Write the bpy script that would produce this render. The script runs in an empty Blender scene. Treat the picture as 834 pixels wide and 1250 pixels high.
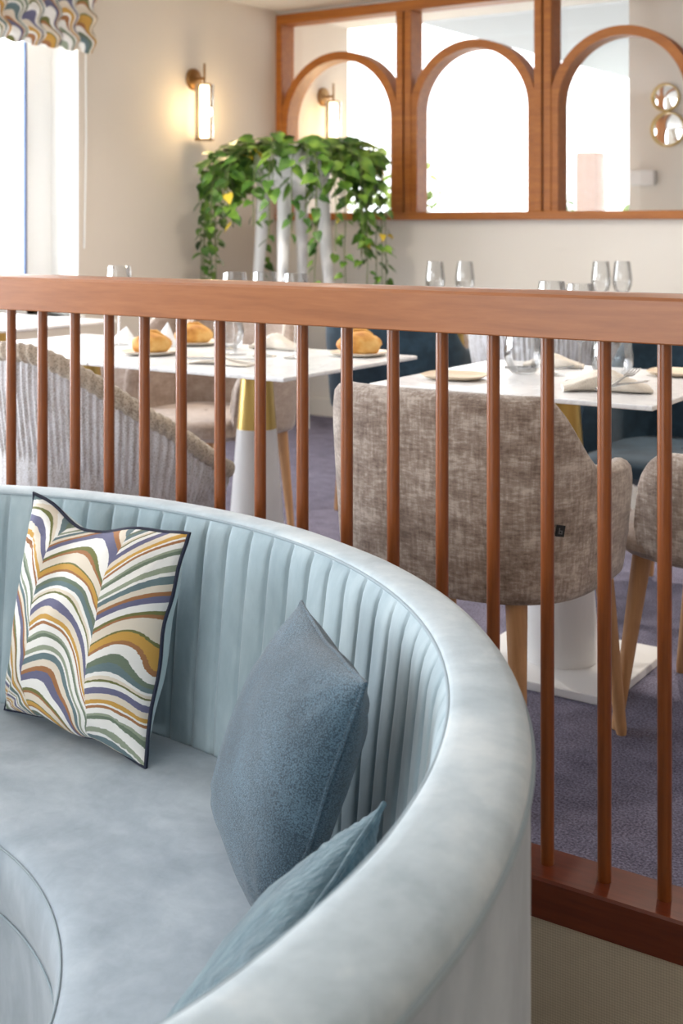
import bpy, math, random
from mathutils import Vector, Matrix, noise
R = math.radians
PI = math.pi
rnd = random.Random(7)
scn = bpy.context.scene
col = scn.collection

# ------------------------------------------------------------------ materials
def srgb(r, g, b):
    f = lambda c: (c/255/12.92) if c/255 <= .04045 else ((c/255+.055)/1.055)**2.4
    return (f(r), f(g), f(b), 1)

class NT:
    def __init__(s, name):
        s.m = bpy.data.materials.new(name); s.m.use_nodes = True
        s.t = s.m.node_tree; s.n = s.t.nodes; s.l = s.t.links
        s.b = s.n['Principled BSDF']; s.out = s.n['Material Output']
    def add(s, typ, **kw):
        n = s.n.new(typ)
        for k, v in kw.items(): setattr(n, k, v)
        return n
    def link(s, a, b): s.l.new(a, b)
    def val(s, sock, v):
        if hasattr(v, 'is_output'): s.l.new(v, sock)
        else: sock.default_value = v
    def math(s, op, a, b=None, c=None):
        n = s.add('ShaderNodeMath', operation=op)
        s.val(n.inputs[0], a)
        if b is not None: s.val(n.inputs[1], b)
        if c is not None: s.val(n.inputs[2], c)
        return n.outputs[0]
    def coord(s, kind='Object', scale=(1, 1, 1), rot=(0, 0, 0)):
        tc = s.add('ShaderNodeTexCoord'); mp = s.add('ShaderNodeMapping')
        mp.inputs['Scale'].default_value = scale; mp.inputs['Rotation'].default_value = rot
        s.link(tc.outputs[kind], mp.inputs['Vector']); return mp.outputs[0]
    def noise(s, vec, scale=5, detail=4, rough=.55, dist=0):
        n = s.add('ShaderNodeTexNoise'); s.link(vec, n.inputs['Vector'])
        n.inputs['Scale'].default_value = scale; n.inputs['Detail'].default_value = detail
        n.inputs['Roughness'].default_value = rough; n.inputs['Distortion'].default_value = dist
        return n.outputs[0]
    def ramp(s, fac, stops, mode='LINEAR'):
        n = s.add('ShaderNodeValToRGB'); n.color_ramp.interpolation = mode
        e = n.color_ramp.elements
        while len(e) < len(stops): e.new(.5)
        for el, (p, c) in zip(e, sorted(stops, key=lambda q: q[0])): el.position = p; el.color = c
        s.link(fac, n.inputs[0]); return n.outputs[0]
    def mix(s, fac, a, b, mode='MIX'):
        n = s.add('ShaderNodeMix', data_type='RGBA', blend_type=mode)
        s.val(n.inputs[0], fac); s.val(n.inputs[6], a); s.val(n.inputs[7], b); return n.outputs[2]
    def bump(s, h, strength=.3, dist=.01):
        n = s.add('ShaderNodeBump'); n.inputs['Strength'].default_value = strength
        n.inputs['Distance'].default_value = dist
        s.link(h, n.inputs['Height']); s.link(n.outputs[0], s.b.inputs['Normal'])
    def base(s, c): s.val(s.b.inputs['Base Color'], c)
    def set(s, **kw):
        for k, v in kw.items(): s.b.inputs[k.replace('_', ' ')].default_value = v
        return s

def plain(name, c, rough=.6, **kw):
    t = NT(name); t.base(c); t.set(Roughness=rough, **kw); return t.m

def mat_wall(name, c, c2):
    t = NT(name); v = t.coord()
    t.base(t.mix(t.noise(v, 2.5, 3), c, c2)); t.set(Roughness=.85)
    t.bump(t.noise(v, 90, 2), .05, .004); return t.m

def mat_velvet(name, cols, sc=3.2, stretch=(1, 1, .35), bump=.12, sheen=.35):
    t = NT(name); v = t.coord('Object', stretch)
    n1 = t.noise(v, sc, 5, .6, .6); n2 = t.noise(v, sc*4.5, 4, .65, .3)
    f = t.math('ADD', t.math('MULTIPLY', n1, .65), t.math('MULTIPLY', n2, .35))
    t.base(t.ramp(f, [(.34, cols[0]), (.5, cols[1]), (.66, cols[2])]))
    t.set(Roughness=.75); t.b.inputs['Sheen Weight'].default_value = sheen
    t.b.inputs['Sheen Roughness'].default_value = .45
    t.b.inputs['Specular IOR Level'].default_value = .25
    t.bump(t.noise(v, sc*9, 4), bump, .006); return t.m

def mat_wood(name, c1, c2, c3, axis='X', rough=.38, coat=.25):
    t = NT(name)
    st = {'X': (1.2, 14, 14), 'Y': (14, 1.2, 14), 'Z': (14, 14, 1.2)}[axis]
    v = t.coord('Object', st)
    f = t.math('ADD', t.math('MULTIPLY', t.noise(v, 2.2, 6, .65, .8), .7), t.math('MULTIPLY', t.noise(v, 11, 3), .3))
    t.base(t.ramp(f, [(.32, c1), (.5, c2), (.7, c3)])); t.set(Roughness=rough)
    t.b.inputs['Coat Weight'].default_value = coat; t.b.inputs['Coat Roughness'].default_value = .25
    t.bump(f, .05, .003); return t.m

def mat_chenille(name, a, b, c):
    t = NT(name); v = t.coord('Object', (1, 1, 2.4)); w = t.coord('Object', (1, 1, 1))
    n1 = t.noise(v, 8, 8, .75, .15); n2 = t.noise(t.coord('Object', (.7, .7, 3)), 60, 3, .6)
    n3 = t.noise(t.coord('Object', (3, 3, .5)), 45, 3, .6)
    f = t.math('ADD', t.math('MULTIPLY', n1, .54), t.math('ADD', t.math('MULTIPLY', n2, .24), t.math('MULTIPLY', n3, .22)))
    t.base(t.ramp(f, [(.4, a), (.5, b), (.6, c)])); t.set(Roughness=.8)
    t.b.inputs['Sheen Weight'].default_value = .4; t.bump(t.noise(w, 160, 2), .35, .004); return t.m

def mat_carpet(name, a, b, sc=260):
    t = NT(name); v = t.coord()
    f = t.math('ADD', t.math('MULTIPLY', t.noise(v, sc, 2, .6), .75), t.math('MULTIPLY', t.noise(v, 12, 3), .25))
    t.base(t.ramp(f, [(.38, a), (.62, b)])); t.set(Roughness=.95)
    t.b.inputs['Specular IOR Level'].default_value = .1
    t.bump(t.noise(v, sc, 2), .6, .006); return t.m

def mat_boucle(name, a, b, sc=230, stretch=(1, 1, 1)):
    t = NT(name); v = t.coord('Object', stretch)
    vo = t.add('ShaderNodeTexVoronoi'); t.link(v, vo.inputs['Vector']); vo.inputs['Scale'].default_value = sc
    f = t.math('ADD', t.math('MULTIPLY', vo.outputs['Distance'], .6), t.math('MULTIPLY', t.noise(v, 7, 4), .5))
    t.base(t.ramp(f, [(.28, b), (.62, a)])); t.set(Roughness=.9)
    t.b.inputs['Sheen Weight'].default_value = .3; t.bump(vo.outputs['Distance'], .35, .003); return t.m

def mat_marbled(name, ncol=2.3, k=1.42, off=.35, warp=.06, arch=.34):
    """woven marbled cloth: columns of arched multicoloured bands, read from the cloth's own UVs"""
    t = NT(name)
    tc = t.add('ShaderNodeTexCoord'); sp = t.add('ShaderNodeSeparateXYZ'); t.link(tc.outputs['UV'], sp.inputs[0])
    uv = tc.outputs['UV']
    mp = t.add('ShaderNodeMapping'); t.link(uv, mp.inputs['Vector']); mp.inputs['Scale'].default_value = (1.5, 2.6, 1)
    nz = t.math('SUBTRACT', t.noise(mp.outputs[0], 1.5, .6, .3), .5)
    U = t.math('ADD', t.math('MULTIPLY', t.math('ADD', sp.outputs[0], t.math('MULTIPLY', nz, .14)), ncol), off)
    colid = t.math('FLOOR', U); tt = t.math('FRACT', U)
    # a band climbs from the left border, peaks two thirds across, drops to the next border
    a1 = t.math('SUBTRACT', tt, t.math('ADD', t.math('MULTIPLY', sp.outputs[1], .5), .12)); ar = t.math('MULTIPLY', t.math('MULTIPLY', a1, a1), 2.2)
    W = t.math('MULTIPLY', sp.outputs[1], k)
    W = t.math('ADD', W, t.math('MULTIPLY', ar, arch))
    W = t.math('ADD', W, t.math('MULTIPLY', colid, .413))
    W = t.math('ADD', W, t.math('MULTIPLY', nz, warp*3))
    fine = t.add('ShaderNodeMapping'); t.link(uv, fine.inputs['Vector']); fine.inputs['Scale'].default_value = (3, 60, 1)
    W = t.math('ADD', W, t.math('MULTIPLY', t.math('SUBTRACT', t.noise(fine.outputs[0], 3, 2), .5), .012))
    fr = t.math('FRACT', W)
    wh = srgb(240, 238, 234); cr = srgb(226, 214, 196); och = srgb(200, 150, 50); br = srgb(156, 98, 46)
    gr = srgb(92, 112, 92); ol = srgb(98, 104, 38); nv = srgb(88, 90, 128); tl = srgb(84, 112, 120); sg = srgb(140, 152, 130)
    seq = [(0, wh, .08), (0, gr, .035), (0, sg, .03), (0, wh, .06), (0, br, .035), (0, wh, .02), (0, och, .05), (0, cr, .07), (0, nv, .07), (0, wh, .055), (0, ol, .022),
           (0, cr, .03), (0, wh, .035), (0, tl, .05), (0, gr, .05), (0, wh, .06), (0, br, .028), (0, och, .06), (0, ol, .015), (0, cr, .09), (0, br, .03), (0, ol, .03), (0, wh, .08), (0, nv, .065), (0, br, .04), (0, cr, .05), (0, tl, .06), (0, wh, .03), (0, sg, .05)]
    tot = sum(q[2] for q in seq); p = 0; stops = []
    for _, c, w in seq: stops.append((p/tot, c)); p += w
    cc = t.ramp(fr, stops, 'CONSTANT')
    wv = t.noise(fine.outputs[0], 9, 3)
    t.base(t.mix(t.math('MULTIPLY', wv, .22), cc, srgb(190, 180, 165)))
    t.set(Roughness=.85); t.bump(wv, .15, .002); return t.m

def mat_glass(name, tint=(1, 1, 1, 1), refl=.9, lo=.03):
    """clear thin glass: transparent with a fresnel reflection"""
    t = NT(name); t.n.remove(t.b)
    tr = t.add('ShaderNodeBsdfTransparent'); tr.inputs[0].default_value = tint
    gl = t.add('ShaderNodeBsdfGlossy'); gl.inputs['Roughness'].default_value = .02
    lw = t.add('ShaderNodeLayerWeight'); lw.inputs[0].default_value = .35
    f = t.math('ADD', t.math('MULTIPLY', lw.outputs['Fresnel'], refl), lo)
    mx = t.add('ShaderNodeMixShader'); t.link(f, mx.inputs[0]); t.link(tr.outputs[0], mx.inputs[1]); t.link(gl.outputs[0], mx.inputs[2])
    t.link(mx.outputs[0], t.out.inputs[0]); return t.m

def mat_emit(name, c, s):
    t = NT(name); t.n.remove(t.b); e = t.add('ShaderNodeEmission'); e.inputs[0].default_value = c; e.inputs[1].default_value = s
    t.link(e.outputs[0], t.out.inputs[0]); return t.m

def mat_leaf(name, a, b, c):
    t = NT(name); v = t.coord()
    t.base(t.ramp(t.noise(v, 9, 2), [(.35, a), (.5, b), (.68, c)])); t.set(Roughness=.4)
    t.b.inputs['Subsurface Weight'].default_value = 0
    return t.m

M = {}
M['wall'] = mat_wall('plaster_beige', srgb(226, 216, 204), srgb(221, 210, 197))
M['wall_pale'] = mat_wall('plaster_pale', srgb(232, 227, 219), srgb(228, 222, 213))
M['ceiling'] = mat_wall('ceiling_white', srgb(232, 228, 222), srgb(226, 222, 216))
M['white'] = plain('white_paint', srgb(240, 240, 238), .5)
M['white_gloss'] = plain('white_lacquer', srgb(236, 236, 236), .3)
M['carpet'] = mat_carpet('lilac_grey_carpet', srgb(86, 83, 100), srgb(146, 143, 164), 200)
M['carpet_beige'] = mat_carpet('beige_carpet', srgb(150, 138, 122), srgb(186, 174, 156), 300)
def mat_weave(name, a, b):
    t = NT(name); v = t.coord('Object', (1, 1, 1), (0, 0, 0))
    w1 = t.add('ShaderNodeTexWave', bands_direction='X'); t.link(v, w1.inputs[0]); w1.inputs['Scale'].default_value = 70
    w2 = t.add('ShaderNodeTexWave', bands_direction='Z'); t.link(v, w2.inputs[0]); w2.inputs['Scale'].default_value = 70
    f = t.math('MULTIPLY', t.math('ADD', w1.outputs[1], w2.outputs[1]), .5)
    f = t.math('ADD', t.math('MULTIPLY', f, .7), t.math('MULTIPLY', t.noise(v, 40, 3), .3))
    t.base(t.ramp(f, [(.2, a), (.8, b)])); t.set(Roughness=.9); t.bump(f, .3, .002); return t.m
M['weave'] = mat_weave('beige_woven_covering', srgb(184, 172, 152), srgb(208, 197, 178))
M['wood_rail'] = mat_wood('cherry_rail', srgb(146, 86, 44), srgb(162, 98, 53), srgb(175, 110, 63), 'X', .36, .15)
M['wood_bal'] = mat_wood('cherry_baluster', srgb(112, 56, 18), srgb(132, 69, 24), srgb(150, 83, 33), 'Z', .3, .1)
M['wood_base'] = mat_wood('cherry_base', srgb(84, 32, 12), srgb(104, 42, 17), srgb(120, 54, 24), 'X', .3, .2)
M['wood_frame'] = mat_wood('oak_frame', srgb(146, 82, 20), srgb(166, 97, 28), srgb(182, 113, 40), 'X', .5, .0)
M['wood_leg'] = mat_wood('beech_leg', srgb(176, 128, 84), srgb(194, 146, 100), srgb(208, 162, 116), 'Z', .5, .05)
M['velvet'] = mat_velvet('pale_blue_velvet', (srgb(142, 154, 164), srgb(162, 173, 183), srgb(182, 192, 200)), 4.5, (1, 1, .6))
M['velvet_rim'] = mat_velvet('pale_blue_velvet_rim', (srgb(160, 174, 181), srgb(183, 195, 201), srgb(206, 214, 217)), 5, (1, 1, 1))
M['velvet_back'] = mat_velvet('pale_blue_velvet_channels', (srgb(136, 154, 162), srgb(156, 173, 180), srgb(176, 191, 196)), 5, (1, 1, .35))
M['piping_blue'] = plain('blue_grey_piping', srgb(150, 163, 170), .8)
M['taupe'] = mat_chenille('taupe_chenille', srgb(118, 99, 87), srgb(160, 142, 128), srgb(206, 193, 181))
M['taupe_flat'] = mat_chenille('taupe_chenille_light', srgb(140, 120, 106), srgb(160, 140, 126), srgb(178, 160, 146))
M['taupe_piping'] = plain('pale_taupe_piping', srgb(208, 196, 184), .8)
M['navy'] = mat_velvet('navy_velvet', (srgb(28, 44, 56), srgb(40, 60, 74), srgb(58, 82, 98)), 5, (1, 1, 1), .05, .2)
M['black_tag'] = plain('black_woven_tag', srgb(24, 24, 26), .7)
M['grey_thread'] = plain('grey_thread', srgb(96, 96, 98), .7)
M['gold'] = plain('brushed_brass', srgb(206, 176, 104), .35, Metallic=.75)
M['brass'] = plain('aged_brass', srgb(150, 112, 66), .35, Metallic=.9)
M['steel'] = plain('steel', srgb(190, 190, 190), .25, Metallic=1)
M['ceramic'] = plain('cream_stoneware', srgb(226, 214, 198), .35)
M['wood_plate'] = mat_wood('pale_wood_plate', srgb(206, 184, 156), srgb(218, 198, 172), srgb(228, 210, 186), 'X', .5, 0)
M['napkin'] = mat_boucle('linen_napkin', srgb(226, 216, 202), srgb(206, 194, 178), 300)
M['napkin_white'] = mat_boucle('white_napkin', srgb(240, 240, 240), srgb(226, 226, 228), 300)
def mat_bread():
    t = NT('bread_crust'); v = t.coord()
    t.base(t.ramp(t.noise(v, 16, 4), [(.35, srgb(182, 116, 48)), (.52, srgb(216, 158, 78)), (.7, srgb(236, 198, 128))])); t.set(Roughness=.7)
    t.bump(t.noise(v, 40, 4), .4, .004); return t.m
M['bread'] = mat_bread()
def mat_marble():
    t = NT('white_marble'); v = t.coord()
    n = t.noise(v, 5, 6, .6, 1.6)
    t.base(t.ramp(n, [(.46, srgb(242, 242, 243)), (.5, srgb(228, 228, 231)), (.54, srgb(242, 242, 243))])); t.set(Roughness=.22); return t.m
M['marble'] = mat_marble()
M['edge'] = plain('grey_table_edge', srgb(170, 170, 172), .5)
M['loom'] = None
def mat_loom():
    t = NT('woven_loom_grey'); v = t.coord()
    f = t.math('ADD', t.math('MULTIPLY', t.noise(t.coord('Object', (1, 1, .12)), 60, 3), .5), t.math('MULTIPLY', t.noise(v, 260, 2), .5))
    t.base(t.ramp(f, [(.36, srgb(172, 166, 162)), (.5, srgb(212, 211, 213)), (.64, srgb(232, 233, 238))])); t.set(Roughness=.8)
    t.bump(t.noise(v, 220, 2), .4, .003); return t.m
M['loom'] = mat_loom()
M['rope'] = mat_boucle('braided_cord', srgb(196, 182, 164), srgb(148, 134, 118), 180)
M['boucle_blue'] = mat_boucle('steel_blue_boucle', srgb(34, 56, 70), srgb(94, 124, 142), 520)
M['teal_velvet'] = mat_velvet('grey_teal_chenille', (srgb(50, 76, 88), srgb(76, 104, 116), srgb(108, 136, 146)), 11, (1.6, .6, 1), .5, .35)
M['marbled'] = mat_marbled('marbled_cloth')
M['marbled_blind'] = mat_marbled('marbled_cloth_blind', 8.24, .75, 0, .05, .16)
M['navy_piping'] = plain('navy_piping', srgb(26, 32, 54), .7)
M['pale_blue_cloth'] = mat_velvet('pale_blue_cloth', (srgb(176, 196, 200), srgb(192, 210, 212), srgb(204, 220, 222)), 8)
M['pane'] = mat_glass('window_glass', (1, 1, 1, 1), .55, .0)
M['glass'] = mat_glass('drinking_glass', (.972, .977, .98, 1), .6, .025)
M['mirror'] = plain('mirror', (.9, .92, .93, 1), .03, Metallic=1)
M['lamp'] = mat_emit('lit_tube', (1, .80, .52, 1), 9)
M['lamp_glass'] = mat_glass('lamp_glass', (1, .97, .92, 1), .7, .06)
M['leaf'] = mat_leaf('pothos_leaf', srgb(44, 80, 26), srgb(76, 116, 38), srgb(128, 162, 62))
M['leaf_yellow'] = plain('yellow_leaf', srgb(204, 178, 50), .5)
M['stem'] = plain('vine_stem', srgb(96, 112, 56), .6)
M['soil'] = plain('dark_soil', srgb(60, 46, 36), .95)
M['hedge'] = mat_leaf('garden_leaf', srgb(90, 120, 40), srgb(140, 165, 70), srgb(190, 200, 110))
M['terrace'] = plain('pale_terrace', srgb(230, 228, 222), .8)
M['peach'] = plain('peach_render', srgb(176, 126, 84), .8)
M['bark'] = plain('bark', srgb(120, 100, 80), .9)

# ------------------------------------------------------------------ mesh building
class MB:
    def __init__(s): s.v = []; s.f = []; s.uv = {}
    def quadgrid(s, rows, closed_u=False, closed_v=False, uvs=None):
        """rows: list of equal-length lists of points"""
        b = len(s.v); nr, nc = len(rows), len(rows[0])
        for i, r in enumerate(rows):
            for j, p in enumerate(r):
                if uvs: s.uv[len(s.v)] = uvs[i][j]
                s.v.append(tuple(p))
        for i in range(nr if closed_v else nr-1):
            for j in range(nc if closed_u else nc-1):
                i2, j2 = (i+1) % nr, (j+1) % nc
                s.f.append((b+i*nc+j, b+i*nc+j2, b+i2*nc+j2, b+i2*nc+j))
        return b
    def lathe(s, prof, n=32, c=(0, 0, 0), capb=False, capt=False):
        rows = [[(c[0]+r*math.cos(2*PI*k/n), c[1]+r*math.sin(2*PI*k/n), c[2]+z) for k in range(n)] for r, z in prof]
        b = s.quadgrid(rows, closed_u=True)
        if capb: s.f.append(tuple(b+k for k in reversed(range(n))))
        if capt: s.f.append(tuple(b+(len(prof)-1)*n+k for k in range(n)))
    def tube(s, pts, rad, n=10, closed=False, rfun=None, caps=True):
        pts = [Vector(p) for p in pts]; N = len(pts)
        up = Vector((0, 0, 1)); rows = []; prev = None
        for i, p in enumerate(pts):
            if closed: t = pts[(i+1) % N]-pts[(i-1) % N]
            else: t = pts[min(i+1, N-1)]-pts[max(i-1, 0)]
            t = t.normalized() if t.length > 1e-9 else Vector((0, 0, 1))
            if prev is None:
                a = t.cross(up)
                if a.length < 1e-3: a = t.cross(Vector((1, 0, 0)))
            else: a = prev-t*prev.dot(t)
            a.normalize(); prev = a; bq = t.cross(a)
            r = rad[i] if isinstance(rad, (list, tuple)) else rad
            rows.append([p+(a*math.cos(2*PI*k/n)+bq*math.sin(2*PI*k/n))*(r*(rfun(i, 2*PI*k/n) if rfun else 1)) for k in range(n)])
        b = s.quadgrid(rows, closed_u=True, closed_v=closed)
        if not closed and caps:
            s.f.append(tuple(b+k for k in reversed(range(n)))); s.f.append(tuple(b+(N-1)*n+k for k in range(n)))
    def box(s, x0, x1, y0, y1, z0, z1):
        b = len(s.v)
        s.v += [(x0, y0, z0), (x1, y0, z0), (x1, y1, z0), (x0, y1, z0), (x0, y0, z1), (x1, y0, z1), (x1, y1, z1), (x0, y1, z1)]
        s.f += [tuple(b+k for k in q) for q in ((0, 3, 2, 1), (4, 5, 6, 7), (0, 1, 5, 4), (1, 2, 6, 5), (2, 3, 7, 6), (3, 0, 4, 7))]
    def prism(s, poly, axis, a0, a1):
        """extrude a 2-D polygon along axis ('x','y','z')"""
        b = len(s.v); n = len(poly)
        for a in (a0, a1):
            for p, q in poly:
                s.v.append({'x': (a, p, q), 'y': (p, a, q), 'z': (p, q, a)}[axis])
        s.f.append(tuple(b+k for k in range(n))); s.f.append(tuple(b+n+k for k in reversed(range(n))))
        for k in range(n): s.f.append((b+k, b+n+k, b+n+(k+1) % n, b+(k+1) % n))
    def build(s, name, m, parent=None, smooth=True, ang=40, bevel=0, seg=2, fix=True):
        me = bpy.data.meshes.new(name); me.from_pydata(s.v, [], s.f); me.update()
        if fix:
            import bmesh
            bm = bmesh.new(); bm.from_mesh(me); bmesh.ops.recalc_face_normals(bm, faces=bm.faces); bm.to_mesh(me); bm.free()
        if s.uv:
            ul = me.uv_layers.new(name='UVMap')
            for lp in me.loops: ul.data[lp.index].uv = s.uv.get(lp.vertex_index, (0, 0))
        me.materials.append(m)
        if smooth:
            me.polygons.foreach_set('use_smooth', [True]*len(me.polygons))
            me.set_sharp_from_angle(angle=R(ang))
        o = bpy.data.objects.new(name, me); col.objects.link(o)
        if parent: o.parent = parent
        if bevel:
            bv = o.modifiers.new('bevel', 'BEVEL'); bv.width = bevel; bv.segments = seg; bv.limit_method = 'ANGLE'; bv.angle_limit = R(35)
        return o

def tag(o, label=None, cat=None, group=None, kind=None):
    if label: o['label'] = label
    if cat: o['category'] = cat
    if group: o['group'] = group
    if kind: o['kind'] = kind
    return o
def empty(name, loc=(0, 0, 0), rz=0):
    o = bpy.data.objects.new(name, None); col.objects.link(o); o.location = loc; o.rotation_euler = (0, 0, rz)
    o.empty_display_size = .1; return o
def kids(o): return [c for c in col.objects if c.parent == o]
def copy_tree(o, parent=None):
    c = o.copy(); col.objects.link(c)
    if parent: c.parent = parent
    for ch in kids(o): copy_tree(ch, c)
    return c
def boxobj(name, m, x0, x1, y0, y1, z0, z1, parent=None, bevel=0, kind=None):
    b = MB(); b.box(x0, x1, y0, y1, z0, z1); o = b.build(name, m, parent, smooth=False, bevel=bevel)
    if kind: o['kind'] = kind
    return o
S = 'structure'
def lerp(a, b, t): return a+(b-a)*t
def sst(a, b, x):
    t = min(1, max(0, (x-a)/(b-a))); return t*t*(3-2*t)

# ------------------------------------------------------------------ the setting
XW, YB, YX, ZC = -4.70, 6.32, 7.10, 2.485        # left wall, back wall, outer wall beyond, ceiling
LF = -.25                                        # lounge floor lies lower than the dining floor
boxobj('floor', M['carpet'], XW-.3, 2.6, 1.95, YX, -.30, 0, kind=S)
boxobj('floor_lounge', M['carpet_beige'], XW-.3, 2.6, -3.2, 1.93, LF-.1, LF, kind=S)
boxobj('trim_1', M['weave'], XW, 2.6, 1.929, 1.95, LF, 0, kind=S)       # woven covering on the step's riser
boxobj('ceiling', M['ceiling'], XW-.3, 2.7, -3.3, YX, ZC, ZC+.12, kind=S)
# left wall with window openings (reveal depth .23)
WO = XW-.24
def wall_x(name, m, xa, xb, y0, y1, z0, z1, holes):
    b = MB(); ys = sorted({y0, y1, *[h[0] for h in holes], *[h[1] for h in holes]})
    for a, c in zip(ys, ys[1:]):
        h = [q for q in holes if q[0] <= a+1e-6 and q[1] >= c-1e-6]
        if h: b.box(xa, xb, a, c, z0, h[0][2]); b.box(xa, xb, a, c, h[0][3], z1)
        else: b.box(xa, xb, a, c, z0, z1)
    return b.build(name, m, smooth=False)
o = wall_x('wall_left', M['wall'], WO, XW, -3.2, YX, LF, ZC, [(3.10, 4.608, .70, 2.22), (.2, 2.75, .35, 2.3)]); o['kind'] = S
for nm, (y0, y1, z0, z1) in (('window_1', (3.10, 4.608, .70, 2.22)), ('window_2', (.2, 2.75, .35, 2.3))):
    w = empty(nm, (0, 0, 0)); w['kind'] = S
    b = MB(); f = .075; xa, xb = WO-.02, WO+.05
    ym = (y0+y1)/2
    b.box(xa, xb, y0, y0+.18, z0, z1); b.box(xa, xb, y1-.18, y1, z0, z1); b.box(xa, xb, y0, y1, z0, z0+f); b.box(xa, xb, y0, y1, z1-f, z1)
    b.box(xa, xb, ym-.05, ym+.05, z0, z1)
    b.build('window_frame', M['white'], w, smooth=False, bevel=.006)
    b = MB(); b.box(WO+.005, WO+.013, y0+.02, y1-.02, z0+.02, z1-.02); b.build('pane', M['pane'], w, smooth=False)
    b = MB(); b.box(WO+.05, XW+.03, y0-.02, y1+.02, z0-.03, z0); b.build('window_sill', M['white'], w, smooth=False, bevel=.006)
# dark rubber seal beside the window frame
boxobj('trim_2', plain('blue_grey_seal', srgb(84, 100, 140), .6), WO+.035, WO+.056, 4.414, 4.428, .78, 2.15, kind=S)
# white linings of the window reveal
boxobj('trim_3', M['white'], WO+.05, XW+.001, 4.600, 4.6079, .70, 2.22, kind=S)
# back wall: sill wall, head, right pier; glazed screen between
FX0, FX1, FZ0, FZ1 = XW, -1.10, 1.19, 2.465
boxobj('wall_back', M['wall_pale'], XW, 2.6, YB, YB+.12, 0, FZ0, kind=S)
boxobj('wall_back_head', M['wall_pale'], XW, FX1, YB, YB+.12, FZ1, ZC, kind=S)
boxobj('wall_back_pier', M['wall_pale'], FX1, 2.6, YB, YB+.12, FZ0, ZC, kind=S)
boxobj('baseboard_back', M['wall_pale'], XW, 2.6, YB-.018, YB, 0, .11, bevel=.004, kind=S)
boxobj('baseboard_left', M['wall_pale'], XW, XW+.018, 1.95, YB-.018, 0, .11, bevel=.004, kind=S)
boxobj('wall_right', M['wall'], 2.6, 2.75, -3.2, YX, LF, ZC, kind=S)
def wall_y(name, m, ya, yb, x0, x1, z0, z1, holes):
    b = MB(); xs = sorted({x0, x1, *[h[0] for h in holes], *[h[1] for h in holes]})
    for a, c in zip(xs, xs[1:]):
        h = [q for q in holes if q[0] <= a+1e-6 and q[1] >= c-1e-6]
        if h: b.box(a, c, ya, yb, z0, h[0][2]); b.box(a, c, ya, yb, h[0][3], z1)
        else: b.box(a, c, ya, yb, z0, z1)
    return b.build(name, m, smooth=False)
o = wall_y('wall_rear', M['wall_pale'], -3.35, -3.2, XW-.3, 2.75, LF, ZC, [(-4.0, -.2, .2, 2.3)]); o['kind'] = S
# outer wall beyond the screen: glazed to the ceiling on the left, plaster on the right
boxobj('wall_outer', M['wall_pale'], -2.72, 2.6, YX, YX+.12, 0, ZC, kind=S)
w = empty('window_3', (0, 0, 0)); w['kind'] = S
boxobj('pane', M['pane'], XW, -2.72, YX+.05, YX+.058, .06, ZC, w)
boxobj('window_frame', M['white'], XW, -2.72, YX+.03, YX+.08, 0, .06, w)
boxobj('ground_terrace', M['terrace'], -14, 6, YX+.12, 22, -.12, -.02, kind=S)

boxobj('ceiling_terrace', plain('grey_soffit', srgb(176, 178, 182), .8), -4.53, 2.6, YX+.12, 12, 2.60, 2.75, kind=S)
# glazed screen of arches -------------------------------------------------
scr = empty('window_4', (FX0, YB, FZ0)); scr['kind'] = S
def sb(name, m, x0, x1, y0, y1, z0, z1, bevel=.004):
    b = MB(); b.box(x0-FX0, x1-FX0, y0-YB, y1-YB, z0-FZ0, z1-FZ0); return b.build(name, m, scr, smooth=False, bevel=bevel)
fy0, fy1 = YB-.035, YB+.10
pitch = .878; posts = .045
sb('sill_rail', M['wood_frame'], FX0, FX1, fy0-.01, fy1, FZ0, FZ0+.045)
sb('head_rail', M['wood_frame'], FX0, FX1, fy0, fy1, FZ1-.06, FZ1)
for k in range(4):
    cxk = -4.215+pitch*k
    x0, x1 = cxk-pitch/2+.006, cxk+pitch/2-.006
    if k == 0: x0 = FX0
    if x0 > FX1: break
    x1 = min(x1, FX1)
    sb('post', M['wood_frame'], x0, x0+.045, fy0, fy1, FZ0+.045, FZ1-.06)
    sb('post', M['wood_frame'], x1-.045, x1, fy0, fy1, FZ0+.045, FZ1-.06)
    if k: pass
    xi0, xi1 = x0+.045, x1-.045
    cm = (xi0+xi1)/2; ro = (xi1-xi0)/2+.012; ri = ro-.05; zs = 2.205-ro
    b = MB(); rows = []
    n = 40
    pts = [(cm+math.cos(PI*i/n), math.sin(PI*i/n)) for i in range(n+1)]
    prof = []
    for i in range(-1, n+2):
        if i == -1: c, sn, zz = 1, 0, FZ0+.045
        elif i == n+1: c, sn, zz = -1, 0, FZ0+.045
        else: a = PI*i/n; c, sn = math.cos(a), math.sin(a); zz = None
        po = (cm+ro*c, zs+ro*sn if zz is None else zz); pi_ = (cm+ri*c, zs+ri*sn if zz is None else zz)
        prof.append((po, pi_))
    rows = [[(p[0]-FX0, fy0+.006-YB, p[1]-FZ0), (p[0]-FX0, fy1-.01-YB, p[1]-FZ0), (q[0]-FX0, fy1-.01-YB, q[1]-FZ0), (q[0]-FX0, fy0+.006-YB, q[1]-FZ0)] for p, q in prof]
    b.quadgrid(rows, closed_u=True); b.build('arch', M['wood_frame'], scr, ang=35)
    b = MB(); b.box(xi0-FX0-.004, xi1-FX0+.004, .075, .081, .04, FZ1-FZ0-.055); b.build('pane', M['pane'], scr, smooth=False)

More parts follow.
